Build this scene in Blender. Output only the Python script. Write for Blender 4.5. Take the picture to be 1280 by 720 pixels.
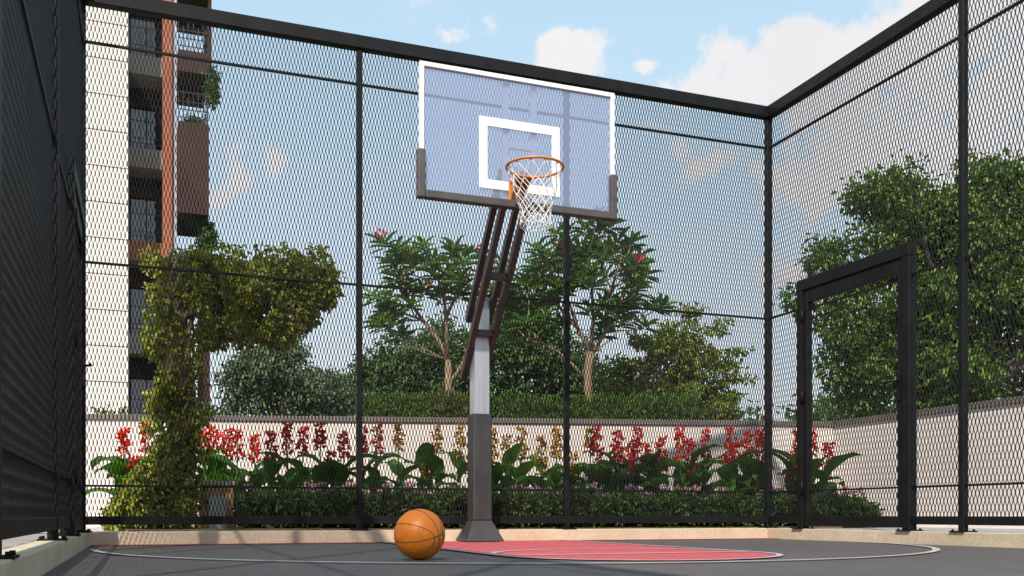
import bpy, math, random
import numpy as np
from mathutils import Vector
R = random.Random(7)
rng = np.random.default_rng(11)
PI = math.pi
for o in list(bpy.data.objects): bpy.data.objects.remove(o)
sc = bpy.context.scene
C = sc.collection

# ------------------------------------------------------------------ camera frame -> court frame
F, HZ, HC = 1225.0, 643.0, 0.25
YAW = math.atan2(.354, .935)
cs, sn = math.cos(YAW), math.sin(YAW)
def W(X, D, z=0.0): return Vector((cs*X + sn*D, -sn*X + cs*D, z))      # metres right of / away from the viewer -> court metres
def P(px, py, D): return W((px-640)/F*D, D, HC + (HZ-py)/F*D)
def U(px, v):
    t = (px-640)/F
    return v*(cs*t+sn)/(cs-sn*t)
def V(px, u):
    t = (px-640)/F
    return u*(cs-sn*t)/(cs*t+sn)

# ------------------------------------------------------------------ tagging
def tag(o, label=None, cat=None, group=None, kind=None):
    if label: o['label'] = label
    if cat: o['category'] = cat
    if group: o['group'] = group
    if kind: o['kind'] = kind
    return o
def empty(name, loc, label, cat, group=None, rz=0):
    o = bpy.data.objects.new(name, None); C.objects.link(o)
    o.location = loc; o.rotation_euler = (0, 0, rz); o.empty_display_size = .2
    return tag(o, label, cat, group)

# ------------------------------------------------------------------ materials
def nt(name):
    m = bpy.data.materials.new(name); m.use_nodes = True
    t = m.node_tree; b = t.nodes['Principled BSDF']
    return m, t, b
def N(t, kind, **kw):
    n = t.nodes.new(kind)
    for k, v in kw.items():
        if k in n.inputs.keys(): n.inputs[k].default_value = v
        else: setattr(n, k, v)
    return n
def ramp(t, fac, stops):
    r = t.nodes.new('ShaderNodeValToRGB'); e = r.color_ramp.elements
    while len(e) < len(stops): e.new(.5)
    for i, (p, c) in enumerate(stops): e[i].position = p; e[i].color = (*c, 1)
    t.links.new(fac, r.inputs[0]); return r.outputs[0]
def surf(name, c1, c2, scale=3., rough=.6, metal=0., bump=.0, bscale=60., detail=5., spec=.5, stretch=(1,1,1), lo=.35, hi=.65):
    m, t, b = nt(name)
    tc = N(t, 'ShaderNodeTexCoord'); mp = N(t, 'ShaderNodeMapping'); mp.inputs['Scale'].default_value = stretch
    t.links.new(tc.outputs['Object'], mp.inputs[0])
    n = N(t, 'ShaderNodeTexNoise', Scale=scale, Detail=detail, Roughness=.6); t.links.new(mp.outputs[0], n.inputs['Vector'])
    t.links.new(ramp(t, n.outputs['Fac'], [(lo, c1), (hi, c2)]), b.inputs['Base Color'])
    b.inputs['Roughness'].default_value = rough; b.inputs['Metallic'].default_value = metal
    b.inputs['Specular IOR Level'].default_value = spec
    if bump:
        n2 = N(t, 'ShaderNodeTexNoise', Scale=bscale, Detail=4.); t.links.new(mp.outputs[0], n2.inputs['Vector'])
        bp = N(t, 'ShaderNodeBump', Strength=bump, Distance=.01); t.links.new(n2.outputs['Fac'], bp.inputs['Height'])
        t.links.new(bp.outputs[0], b.inputs['Normal'])
    return m
def leafmat(name, cols, trans=.35, rough=.5, spec=.3):
    m, t, b = nt(name)
    g = N(t, 'ShaderNodeNewGeometry')
    st = [(i/(len(cols)-1), c) for i, c in enumerate(cols)]
    tc = N(t, 'ShaderNodeTexCoord'); n = N(t, 'ShaderNodeTexNoise', Scale=1.6, Detail=2.); t.links.new(tc.outputs['Object'], n.inputs['Vector'])
    a = N(t, 'ShaderNodeMath', operation='MULTIPLY_ADD'); a.inputs[1].default_value = 1.1; a.inputs[2].default_value = -.55
    t.links.new(n.outputs['Fac'], a.inputs[0])
    ad = N(t, 'ShaderNodeMath', operation='ADD', use_clamp=True); t.links.new(g.outputs['Random Per Island'], ad.inputs[0]); t.links.new(a.outputs[0], ad.inputs[1])
    col = ramp(t, ad.outputs[0], st)
    t.links.new(col, b.inputs['Base Color']); b.inputs['Roughness'].default_value = rough; b.inputs['Specular IOR Level'].default_value = spec
    tr = N(t, 'ShaderNodeBsdfTranslucent'); t.links.new(col, tr.inputs[0])
    mx = N(t, 'ShaderNodeMixShader'); mx.inputs[0].default_value = trans
    t.links.new(b.outputs[0], mx.inputs[1]); t.links.new(tr.outputs[0], mx.inputs[2])
    t.links.new(mx.outputs[0], t.nodes['Material Output'].inputs[0])
    return m
def plain(name, c, rough=.5, metal=0., spec=.5):
    m, t, b = nt(name); b.inputs['Base Color'].default_value = (*c, 1)
    b.inputs['Roughness'].default_value = rough; b.inputs['Metallic'].default_value = metal; b.inputs['Specular IOR Level'].default_value = spec
    return m

M = {}
M['steel'] = surf('black_powder_coat', (.007,.007,.0075), (.012,.012,.013), 6, .5, 0, .15, 400, spec=.16)
M['mesh'] = surf('dark_mesh_metal', (.009,.009,.0095), (.014,.014,.015), 4, .5, spec=.2)
M['arm'] = surf('brown_steel', (.040,.030,.029), (.058,.044,.042), 9, .45, 0, .1, 300)
M['pad'] = surf('grey_vinyl_pad', (.026,.026,.027), (.046,.045,.045), 5, .55, 0, .12, 90, stretch=(1,1,.5))
M['flare'] = surf('dark_grey_cover', (.026,.026,.028), (.038,.038,.040), 6, .55, 0, .1, 120)
M['zinc'] = surf('brushed_zinc', (.42,.43,.47), (.56,.57,.60), 8, .33, .55, .04, 60, stretch=(6,6,.4))
M['white'] = surf('white_frame_paint', (.80,.78,.77), (.86,.84,.83), 8, .4)
M['backpaint'] = surf('light_strut_paint', (.80,.77,.78), (.85,.82,.83), 8, .5)
M['boardpad'] = surf('grey_edge_padding', (.060,.054,.054), (.085,.077,.075), 7, .55, 0, .1, 150)
M['orange'] = surf('orange_rim_paint', (.50,.17,.035), (.60,.22,.05), 20, .4)
M['net'] = surf('white_net_cord', (.74,.70,.66), (.85,.82,.79), 60, .9)
M['render'] = surf('painted_render_wall', (.69,.61,.57), (.80,.72,.68), 1.1, .85, 0, .15, 80, detail=7)
M['coping'] = surf('brown_stone_coping', (.12,.10,.09), (.18,.15,.135), 4, .7, 0, .2, 50)
M['bark'] = surf('pale_brown_bark', (.20,.125,.08), (.36,.24,.155), 9, .85, 0, .6, 30, stretch=(1,1,.4))
M['darkbark'] = surf('dark_bark', (.06,.045,.033), (.13,.095,.07), 9, .9, 0, .6, 30, stretch=(1,1,.4))
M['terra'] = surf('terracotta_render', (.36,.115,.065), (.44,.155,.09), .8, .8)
M['brown'] = surf('shaded_red_brown_panel', (.046,.015,.013), (.062,.022,.018), .8, .8)  # red-brown darkened: the shadow over the balcony boxes is put into this colour
M['beige'] = surf('beige_fascia', (.30,.25,.22), (.37,.31,.27), .9, .8)
M['greyslab'] = surf('grey_concrete', (.40,.38,.36), (.48,.46,.44), 1.5, .85)
M['lilac'] = surf('pale_blue_grey_strip', (.42,.42,.50), (.47,.47,.54), 1, .7)
M['darkgap'] = surf('dark_shutter_box', (.035,.016,.014), (.055,.024,.020), 2, .7)
M['rail'] = plain('dark_railing', (.03,.032,.036), .5)
M['soil'] = surf('garden_soil', (.17,.105,.06), (.30,.20,.125), 14, .95, 0, .8, 120, lo=.3, hi=.7)
M['lawn'] = surf('lawn_ground', (.035,.055,.018), (.075,.10,.035), 3, .95, 0, .5, 60)
M['red'] = surf('red_canna_petal', (.78,.012,.010), (.88,.06,.025), 30, .5)
M['yellow'] = surf('yellow_canna_petal', (.62,.30,.02), (.72,.42,.05), 30, .5)
M['pink'] = surf('pink_flower', (.62,.30,.38), (.75,.48,.52), 30, .6)
M['fran'] = surf('crimson_blossom', (.50,.03,.08), (.62,.08,.12), 30, .6)
M['stalk'] = surf('green_stalk', (.06,.11,.03), (.10,.17,.05), 10, .6)
M['stone'] = surf('white_stone_panel', (.55,.53,.52), (.66,.64,.62), 8, .7, 0, .2, 60)

# kerb: warm cream precast with stains
m, t, b = nt('cream_kerb_concrete'); M['kerb'] = m
tc = N(t,'ShaderNodeTexCoord')
n1 = N(t,'ShaderNodeTexNoise', Scale=2.2, Detail=8., Roughness=.65); n2 = N(t,'ShaderNodeTexNoise', Scale=45., Detail=3.)
for n in (n1,n2): t.links.new(tc.outputs['Object'], n.inputs['Vector'])
c1 = ramp(t, n1.outputs['Fac'], [(.3,(.50,.40,.28)),(.5,(.60,.49,.35)),(.7,(.66,.55,.41))])
c2 = ramp(t, n2.outputs['Fac'], [(.3,(.82,.80,.78)),(.6,(1,1,1))])
mx = N(t,'ShaderNodeMix', data_type='RGBA', blend_type='MULTIPLY'); mx.inputs[0].default_value = 1
t.links.new(c1, mx.inputs[6]); t.links.new(c2, mx.inputs[7]); t.links.new(mx.outputs[2], b.inputs['Base Color'])
bp = N(t,'ShaderNodeBump', Strength=.25, Distance=.004); t.links.new(n2.outputs['Fac'], bp.inputs['Height']); t.links.new(bp.outputs[0], b.inputs['Normal'])
b.inputs['Roughness'].default_value = .85

def sportmat(name, base, dirt, rough=.5, speck=.22):
    m, t, b = nt(name)
    tc = N(t,'ShaderNodeTexCoord')
    n1 = N(t,'ShaderNodeTexNoise', Scale=.55, Detail=8., Roughness=.62); n2 = N(t,'ShaderNodeTexNoise', Scale=900., Detail=1.)
    n3 = N(t,'ShaderNodeTexNoise', Scale=7., Detail=6., Roughness=.7)
    for n in (n1,n2,n3): t.links.new(tc.outputs['Object'], n.inputs['Vector'])
    ca = ramp(t, n1.outputs['Fac'], [(.35,base),(.68,dirt)])
    cb = ramp(t, n3.outputs['Fac'], [(.28,(.80,.80,.80)),(.5,(1,1,1)),(.72,(1.16,1.15,1.13))])
    cc = ramp(t, n2.outputs['Fac'], [(.3,(1-speck,)*3),(.7,(1+speck,)*3)])
    x1 = N(t,'ShaderNodeMix', data_type='RGBA', blend_type='MULTIPLY'); x1.inputs[0].default_value = 1
    x2 = N(t,'ShaderNodeMix', data_type='RGBA', blend_type='MULTIPLY'); x2.inputs[0].default_value = 1
    t.links.new(ca,x1.inputs[6]); t.links.new(cb,x1.inputs[7]); t.links.new(x1.outputs[2],x2.inputs[6]); t.links.new(cc,x2.inputs[7])
    t.links.new(x2.outputs[2], b.inputs['Base Color'])
    b.inputs['Roughness'].default_value = rough; b.inputs['Specular IOR Level'].default_value = .3
    bp = N(t,'ShaderNodeBump', Strength=.25, Distance=.002); t.links.new(n2.outputs['Fac'], bp.inputs['Height']); t.links.new(bp.outputs[0], b.inputs['Normal'])
    return m
M['court'] = sportmat('charcoal_acrylic_court', (.088,.077,.076), (.112,.099,.096), .62)
M['key'] = sportmat('red_acrylic_paint', (.44,.078,.090), (.50,.105,.118), .62)
M['line'] = sportmat('worn_white_line', (.36,.355,.37), (.52,.51,.52), .6)
M['border'] = sportmat('dark_red_paint', (.30,.035,.035), (.36,.05,.05), .6)

def tilemat(name, c1, c2, mortar, sx, sy, rough=.7, axis='XY'):
    m, t, b = nt(name)
    tc = N(t,'ShaderNodeTexCoord'); mp = N(t,'ShaderNodeMapping')
    if axis == 'XZ': mp.inputs['Rotation'].default_value = (PI/2,0,0)
    t.links.new(tc.outputs['Object'], mp.inputs[0])
    br = N(t,'ShaderNodeTexBrick', Scale=1., offset=.5); br.inputs['Color1'].default_value=(*c1,1); br.inputs['Color2'].default_value=(*c2,1); br.inputs['Mortar'].default_value=(*mortar,1)
    br.inputs['Mortar Size'].default_value = min(sx,sy)*.035; br.inputs['Brick Width'].default_value = sx; br.inputs['Row Height'].default_value = sy
    t.links.new(mp.outputs[0], br.inputs['Vector'])
    n = N(t,'ShaderNodeTexNoise', Scale=3., Detail=6.); t.links.new(mp.outputs[0], n.inputs['Vector'])
    cc = ramp(t, n.outputs['Fac'], [(.3,(.85,.85,.85)),(.7,(1.08,1.08,1.08))])
    x = N(t,'ShaderNodeMix', data_type='RGBA', blend_type='MULTIPLY'); x.inputs[0].default_value = 1
    t.links.new(br.outputs['Color'], x.inputs[6]); t.links.new(cc, x.inputs[7]); t.links.new(x.outputs[2], b.inputs['Base Color'])
    b.inputs['Roughness'].default_value = rough
    return m
M['paving'] = tilemat('grey_paving_tiles', (.26,.235,.22), (.31,.28,.26), (.12,.11,.10), .6, .3)
M['paleslab'] = tilemat('pale_paving_slabs', (.50,.46,.43), (.56,.52,.48), (.3,.28,.26), .9, .6)
M['brick'] = tilemat('orange_brick_cladding', (.66,.30,.16), (.72,.36,.20), (.45,.26,.17), .12, .06, axis='XZ')
M['smalltile'] = tilemat('pale_mosaic_tiles', (.58,.50,.45), (.66,.58,.53), (.3,.25,.22), .05, .05)

m, t, b = nt('cream_cladding_sheet'); M['cream'] = m
tc = N(t,'ShaderNodeTexCoord'); n = N(t,'ShaderNodeTexNoise', Scale=.5, Detail=6.); t.links.new(tc.outputs['Object'], n.inputs['Vector'])
t.links.new(ramp(t, n.outputs['Fac'], [(.3,(.86,.79,.72)),(.7,(.90,.83,.765))]), b.inputs['Base Color']); b.inputs['Roughness'].default_value=.8

m, t, b = nt('window_glass'); M['glass'] = m
tc = N(t,'ShaderNodeTexCoord'); n = N(t,'ShaderNodeTexNoise', Scale=.7, Detail=3.); t.links.new(tc.outputs['Object'], n.inputs['Vector'])
t.links.new(ramp(t, n.outputs['Fac'], [(.35,(.20,.20,.23)),(.65,(.30,.30,.34))]), b.inputs['Base Color'])
b.inputs['Roughness'].default_value = .08; b.inputs['Specular IOR Level'].default_value = .9

# backboard: slightly milky blue acrylic
m, t, b = nt('milky_blue_acrylic'); M['acrylic'] = m
b.inputs['Base Color'].default_value = (.41,.47,.62,1); b.inputs['Roughness'].default_value = .12
tr = N(t,'ShaderNodeBsdfTransparent'); tr.inputs[0].default_value = (.86,.89,.97,1)
mx = N(t,'ShaderNodeMixShader'); mx.inputs[0].default_value = .33
t.links.new(tr.outputs[0], mx.inputs[1]); t.links.new(b.outputs[0], mx.inputs[2]); t.links.new(mx.outputs[0], t.nodes['Material Output'].inputs[0])

# basketball rubber
m, t, b = nt('pebbled_orange_rubber'); M['ball'] = m
tc = N(t,'ShaderNodeTexCoord'); vo = N(t,'ShaderNodeTexVoronoi', Scale=150.); t.links.new(tc.outputs['Object'], vo.inputs['Vector'])
n = N(t,'ShaderNodeTexNoise', Scale=9., Detail=6.); t.links.new(tc.outputs['Object'], n.inputs['Vector'])
t.links.new(ramp(t, n.outputs['Fac'], [(.3,(.58,.150,.005)),(.7,(.70,.20,.009))]), b.inputs['Base Color'])
bp = N(t,'ShaderNodeBump', Strength=.35, Distance=.0015); t.links.new(vo.outputs['Distance'], bp.inputs['Height']); t.links.new(bp.outputs[0], b.inputs['Normal'])
b.inputs['Roughness'].default_value = .42
M['seam'] = plain('dark_seam_rubber', (.07,.045,.04), .5)

M['lf_big'] = leafmat('broad_tree_leaf', [(0.037, 0.081, 0.013), (0.081, 0.156, 0.02), (0.138, 0.237, 0.027), (0.237, 0.312, 0.05)])
M['lf_fran'] = leafmat('long_glossy_leaf', [(0.058, 0.13, 0.026), (0.111, 0.221, 0.046), (0.195, 0.325, 0.072)], .35, .35)
M['lf_spread'] = leafmat('yellow_green_leaf', [(.08,.12,.012),(.19,.24,.025),(.34,.37,.06)])
M['lf_dark'] = leafmat('dark_tree_leaf', [(0.047, 0.097, 0.026), (0.092, 0.167, 0.047), (0.159, 0.259, 0.067)])
M['lf_olive'] = leafmat('grey_green_leaf', [(0.076, 0.113, 0.057), (0.133, 0.184, 0.089), (0.216, 0.278, 0.14)])
M['lf_vine'] = leafmat('vine_leaf', [(0.12, 0.168, 0.018), (0.276, 0.312, 0.036), (0.456, 0.444, 0.072)])
M['lf_hedge'] = leafmat('hedge_leaf', [(0.042, 0.096, 0.012), (0.09, 0.18, 0.019), (0.156, 0.252, 0.036)])
M['lf_hedge2'] = leafmat('light_hedge_leaf', [(.06,.09,.012),(.11,.16,.025),(.17,.22,.04)])
M['lf_canna'] = leafmat('canna_leaf', [(0.046, 0.138, 0.009), (0.086, 0.23, 0.014), (0.149, 0.322, 0.023)], .35, .45, .25)
M['lf_cover'] = leafmat('groundcover_leaf', [(0.047, 0.095, 0.019), (0.095, 0.162, 0.034), (0.189, 0.27, 0.068)])

# ------------------------------------------------------------------ mesh building
class MB:
    def __init__(s): s.v=[]; s.f=[]; s.mi=[]; s.cur=0; s.sm=[]
    def add(s, vs, fs, smooth=False):
        b=len(s.v); s.v+= [tuple(x) for x in vs]
        for f in fs: s.f.append(tuple(i+b for i in f)); s.mi.append(s.cur); s.sm.append(smooth)
    def box(s, a, b):
        (x0,y0,z0),(x1,y1,z1)=a,b
        x0,x1=min(x0,x1),max(x0,x1); y0,y1=min(y0,y1),max(y0,y1); z0,z1=min(z0,z1),max(z0,z1)
        s.add([(x0,y0,z0),(x1,y0,z0),(x1,y1,z0),(x0,y1,z0),(x0,y0,z1),(x1,y0,z1),(x1,y1,z1),(x0,y1,z1)],
              [(0,3,2,1),(4,5,6,7),(0,1,5,4),(1,2,6,5),(2,3,7,6),(3,0,4,7)])
    def prism(s, poly, z0, z1):
        n=len(poly); s.add([(x,y,z0) for x,y in poly]+[(x,y,z1) for x,y in poly],
            [tuple(reversed(range(n))), tuple(range(n,2*n))]+[(i,(i+1)%n,n+(i+1)%n,n+i) for i in range(n)])
    def beam(s, p, q, w, h, up=(0,0,1)):
        p=Vector(p); q=Vector(q); d=(q-p).normalized(); x=d.cross(Vector(up)).normalized(); y=x.cross(d).normalized()
        vs=[]
        for c in (p,q):
            for a,b in ((-1,-1),(1,-1),(1,1),(-1,1)): vs.append(c+x*a*w/2+y*b*h/2)
        s.add(vs,[(0,3,2,1),(4,5,6,7),(0,1,5,4),(1,2,6,5),(2,3,7,6),(3,0,4,7)])
    def tube(s, pts, rad, n=7, closed=False, smooth=True):
        pts=[Vector(p) for p in pts]; k=len(pts)
        if not hasattr(rad,'__len__'): rad=[rad]*k
        vs=[]; ref=None
        for i,p in enumerate(pts):
            if closed: d=pts[(i+1)%k]-pts[i-1]
            else: d=pts[min(i+1,k-1)]-pts[max(i-1,0)]
            if d.length<1e-9: d=Vector((0,0,1))
            d.normalize()
            if ref is None: ref=Vector((0,0,1)) if abs(d.z)<.9 else Vector((1,0,0)); 
            x=ref-d*ref.dot(d)
            if x.length<1e-4: x=d.orthogonal()
            x.normalize(); ref=x; y=d.cross(x)
            for j in range(n):
                a=2*PI*j/n; vs.append(p+(x*math.cos(a)+y*math.sin(a))*rad[i])
        fs=[]
        for i in range(k if closed else k-1):
            i2=(i+1)%k
            for j in range(n): fs.append((i*n+j,i*n+(j+1)%n,i2*n+(j+1)%n,i2*n+j))
        if not closed: fs+= [tuple(reversed(range(n))), tuple((k-1)*n+j for j in range(n))]
        s.add(vs,fs,smooth)
    def cyl(s, c, r, z0, z1, n=12): s.tube([(c[0],c[1],z0),(c[0],c[1],z1)], r, n)
    def build(s, name, mats, parent=None, loc=None, bevel=0, seg=1):
        me=bpy.data.meshes.new(name); me.from_pydata(s.v,[],s.f)
        if not isinstance(mats,(list,tuple)): mats=[mats]
        for m in mats: me.materials.append(m)
        me.polygons.foreach_set('material_index', s.mi); me.polygons.foreach_set('use_smooth', s.sm); me.update()
        o=bpy.data.objects.new(name,me); C.objects.link(o)
        if bevel:
            bv=o.modifiers.new('bevel','BEVEL'); bv.width=bevel; bv.segments=seg; bv.limit_method='ANGLE'; bv.angle_limit=.6
        place(o, parent, loc); return o
def place(o, parent, loc=None):
    # meshes are written in court coordinates; move origin onto loc / parent
    if parent is not None:
        o.parent=parent
        L=Vector(parent.location) if parent.parent is None else Vector(parent.location)+Vector(parent.parent.location)
        if parent.rotation_euler.z==0: o.data.transform(__import__('mathutils').Matrix.Translation(-L))
    elif loc is not None:
        L=Vector(loc); o.data.transform(__import__('mathutils').Matrix.Translation(-L)); o.location=L
def npmesh(name, v, f, mats, parent=None, loc=None, smooth=False, mi=None, nv=4):
    """f: (n,nv) array of equal-size faces"""
    me=bpy.data.meshes.new(name); nf=len(f)
    me.vertices.add(len(v)); me.vertices.foreach_set('co', np.asarray(v,np.float32).ravel())
    me.loops.add(nf*nv); me.loops.foreach_set('vertex_index', np.asarray(f,np.int32).ravel())
    me.polygons.add(nf); me.polygons.foreach_set('loop_start', np.arange(nf,dtype=np.int32)*nv)
    me.polygons.foreach_set('loop_total', np.full(nf,nv,np.int32))
    if not isinstance(mats,(list,tuple)): mats=[mats]
    for m in mats: me.materials.append(m)
    if mi is not None: me.polygons.foreach_set('material_index', np.asarray(mi,np.int32))
    me.update(calc_edges=True)
    if smooth: me.polygons.foreach_set('use_smooth', np.ones(nf,bool))
    o=bpy.data.objects.new(name,me); C.objects.link(o); place(o,parent,loc); return o

# leaves: six-point blades folded on the midrib
def leaf_arrays(cen, axis, nrm, L, Wd, fold=.25, droop=.15):
    cen=np.asarray(cen,float); n=len(cen)
    axis=axis/np.linalg.norm(axis,axis=1,keepdims=True)
    side=np.cross(axis,nrm); side/=np.linalg.norm(side,axis=1,keepdims=True)+1e-9
    up=np.cross(side,axis)
    L=np.broadcast_to(L,(n,))[:,None]; Wd=np.broadcast_to(Wd,(n,))[:,None]
    pts=[(0,0,0),(.30,.42,fold),(.72,.36,fold*.6),(1,0,-droop*2),(.72,-.36,fold*.6),(.30,-.42,fold)]
    v=np.empty((n,6,3))
    for i,(a,s_,h) in enumerate(pts):
        v[:,i]=cen+axis*L*a+side*Wd*s_+up*(Wd*h*.6 - L*droop*a*a)
    b=np.arange(n)[:,None]*6
    f=np.concatenate([b+np.array([[0,1,2,3]]),b+np.array([[0,3,4,5]])],1).reshape(-1,4)
    return v.reshape(-1,3), f
def join(parts):
    vs=[];fs=[];mi=[];o=0
    for k,(v,f) in enumerate(parts):
        vs.append(v); fs.append(f+o); o+=len(v); mi.append(np.full(len(f),k))
    return np.concatenate(vs),np.concatenate(fs),np.concatenate(mi)
def rdir(n, up=0.):
    d=rng.normal(size=(n,3)); d[:,2]+=up; return d/np.linalg.norm(d,axis=1,keepdims=True)
def clump_leaves(centres, radii, per, L, Wd, flat=.8, up=.3, inner=.25):
    cs_=[];ax=[];nr=[]
    for c,r in zip(centres,radii):
        k=max(8,int(per*(r*r)))
        d=rdir(k); rr=r*(inner+(1-inner)*rng.random(k)**.55)*(1+.18*rng.normal(size=k))
        p=np.array(c)+d*rr[:,None]*np.array([1,1,flat])
        cs_.append(p); a=d*.8+rdir(k,-.1)*.8; a[:,2]-=.25; ax.append(a); nr.append(d*.5+rdir(k)*.6+np.array([0,0,.7]))
    cen=np.concatenate(cs_); n=len(cen)
    s=.7+.6*rng.random(n)
    return leaf_arrays(cen,np.concatenate(ax),np.concatenate(nr),L*s,Wd*s)
def branch(mb, a, b, r0, r1, wob=.08, n=5, seg=6, sag=0.):
    a=Vector(a); b=Vector(b); L=(b-a).length; pts=[];rs=[]
    for i in range(n+1):
        t=i/n; p=a.lerp(b,t)
        if 0<i<n: p+=Vector((R.uniform(-1,1),R.uniform(-1,1),R.uniform(-.5,.5)))*wob*L
        p.z+= sag*4*t*(1-t); pts.append(p); rs.append(r0+(r1-r0)*t)
    mb.tube(pts,rs,seg); return pts

# ------------------------------------------------------------------ ground and court
FU0, FU1, FV = -.38, 6.10, 8.60          # inner kerb faces
GZ = .095                                 # ground outside the court
def sheet(name, rects, z, mat, kind='structure'):
    mb=MB()
    for (x0,y0,x1,y1) in rects: mb.add([(x0,y0,z),(x1,y0,z),(x1,y1,z),(x0,y1,z)],[(0,1,2,3)])
    o=mb.build(name,mat); tag(o,kind=kind); return o
VS=-14.
sheet('ground',[(-500,-500,FU0-.1,500),(FU1+.1,-500,500,500),(FU0-.1,FV+.1,FU1+.1,500),(FU0-.1,-500,FU1+.1,VS)],GZ-.01,M['lawn'])
sheet('court_surface',[(FU0-.05,VS,FU1+.05,FV+.05)],0,M['court'])
sheet('paving',[(-9,VS,FU0-.14,16),(FU1+.1,VS,12,FV+1)],GZ-.004,M['paving'])
sheet('path',[(-6,FV+.28,-.02,16),(FU1+.12,-6,12,13)],GZ+.001,M['paleslab'])
mb=MB(); mb.prism([(-.1,FV+.30),(FU1+1.2,FV+.30),(FU1+1.2,14.5),(-.3,14.5)],GZ-.05,GZ+.02); tag(mb.build('planting_bed',M['soil']),kind='structure')
# painted key, lines
def ringpoly(cx,cy,r,w,a0,a1,n=64):
    vs=[];fs=[]
    for i in range(n+1):
        a=a0+(a1-a0)*i/n; vs+= [(cx+(r-w/2)*math.cos(a),cy+(r-w/2)*math.sin(a)),(cx+(r+w/2)*math.cos(a),cy+(r+w/2)*math.sin(a))]
    for i in range(n): fs.append((2*i,2*i+1,2*i+3,2*i+2))
    return vs,fs
KC=2.87; KH=.88; KV=5.44
mb=MB(); pts=[(KC-KH,FV-.002),]+[(KC+KH*math.cos(a),KV+KH*math.sin(a)) for a in np.linspace(PI,2*PI,49)]+[(KC+KH,FV-.002)]
mb.add([(x,y,.004) for x,y in pts],[tuple(range(len(pts)))]); tag(mb.build('court_key_paint',M['key']),kind='structure')
mb=MB(); mb.add([(FU0,FV-.26,.0035),(KC-KH-.03,FV-.26,.0035),(KC-KH-.03,FV,.0035),(FU0,FV,.0035)],[(0,1,2,3)])
mb.add([(KC+KH+.03,FV-.22,.0035),(FU1,FV-.22,.0035),(FU1,FV,.0035),(KC+KH+.03,FV,.0035)],[(0,1,2,3)])
tag(mb.build('court_border_paint',M['border']),kind='structure')
mb=MB(); lw=.04
for (cx,cy,r,a0,a1,w) in ((KC,KV,KH,0,2*PI,lw),(2.87,7.52,3.18,PI+.03,2*PI-.03,.05)):
    vs,fs=ringpoly(cx,cy,r,w,a0,a1,96); mb.add([(x,y,.008) for x,y in vs],[tuple(f) for f in fs])
def lq(x0,y0,x1,y1,z=.008): mb.add([(x0,y0,z),(x1,y0,z),(x1,y1,z),(x0,y1,z)],[(0,1,2,3)])
lq(KC-KH-lw/2,KV,KC-KH+lw/2,FV-.002,.0085); lq(KC+KH-lw/2,KV,KC+KH+lw/2,FV-.002,.0085); lq(KC-KH,KV-lw/2,KC+KH,KV+lw/2,.009)
tag(mb.build('court_lines',M['line']),kind='structure')

def kerb(name, x0,y0,x1,y1, along):
    mb=MB(); L=3.0; a0,a1=(x0,x1) if along=='x' else (y0,y1); s=a0
    while s<a1-.01:
        e=min(s+L,a1)
        if along=='x': mb.box((s+.0015,y0,-.05),(e-.0015,y1,.108))
        else: mb.box((x0,s+.0015,-.05),(x1,e-.0015,.108))
        s=e
    o=mb.build(name,M['kerb'],bevel=.006,seg=2); return tag(o,kind='structure')
kerb('kerb',FU0-.14,FV,FU1+.16,FV+.30,'x'); kerb('kerb',FU0-.14,VS,FU0,FV,'y'); kerb('kerb',FU1,VS,FU1+.16,FV,'y')

# ------------------------------------------------------------------ fences
SW,SD=.0050,.0044
def mesh_infill(name, p0, p1, z0, z1, parent):
    PZ,PW=(.0535,.0302) if abs(p0[1]-p1[1])<.01 else (.0565,.0375)
    p0=np.array(p0,float); p1=np.array(p1,float); Ln=np.linalg.norm(p1-p0); dr=(p1-p0)/Ln; nm=np.array([-dr[1],dr[0]])
    K=max(1,int(round(Ln/(PW/2)))); pw=Ln/K
    nz=int((z1-z0)/PZ)+1; zs=[];ph=[]
    z=z0; k=0
    while z<z1:
        zs+= [z,min(z+.023,z1)]; ph+=[k%2,k%2]; z+=PZ; k+=1
    if zs[-1]<z1-1e-4: zs.append(z1); ph.append(k%2)
    zs=np.array(zs); ph=np.array(ph); npnt=len(zs)
    kk=np.arange(K)
    right=((kk[:,None]+ph[None,:])%2)==0
    s=np.where(right,(kk[:,None]+1)*pw-SW/2-.0001,kk[:,None]*pw+SW/2+.0001)          # K x npnt
    v=np.empty((K,npnt,4,3))
    for i,(a,b) in enumerate(((-1,-1),(1,-1),(1,1),(-1,1))):
        ss=s+a*SW/2
        v[:,:,i,0]=p0[0]+dr[0]*ss+nm[0]*b*SD/2; v[:,:,i,1]=p0[1]+dr[1]*ss+nm[1]*b*SD/2; v[:,:,i,2]=zs[None,:]
    base=(np.arange(K)[:,None]*npnt+np.arange(npnt-1)[None,:])*4
    fs=[]
    for i in range(4):
        j=(i+1)%4; fs.append(np.stack([base+i,base+j,base+4+j,base+4+i],-1).reshape(-1,4))
    return npmesh(name,v.reshape(-1,3),np.concatenate(fs),M['mesh'],parent)
def post(parent, x, y, z1, w=.056, name='post', z0=.118):
    mb=MB(); mb.box((x-w/2,y-w/2,z0),(x+w/2,y+w/2,z1)); p=mb.build(name,M['steel'],parent,bevel=.004)
    mb=MB(); q=.075
    mb.box((x-q,y-q,.108),(x+q,y+q,.118))
    f=mb.build('foot_plate',M['steel'],parent,bevel=.002)
    for sx in (-1,1):
        for sy in (-1,1):
            b=MB(); b.cyl((x+sx*.055,y+sy*.055),.010,.118,.132,6); b.build('bolt',M['steel'],f)
    return p
FB=FV+.07; FL=FU0-.07; FR=FU1+.06
TOPZ=4.40; TRH=.115
BR0,BR1=.165,.235
WIRES=(.483,2.30,4.09)
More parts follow.
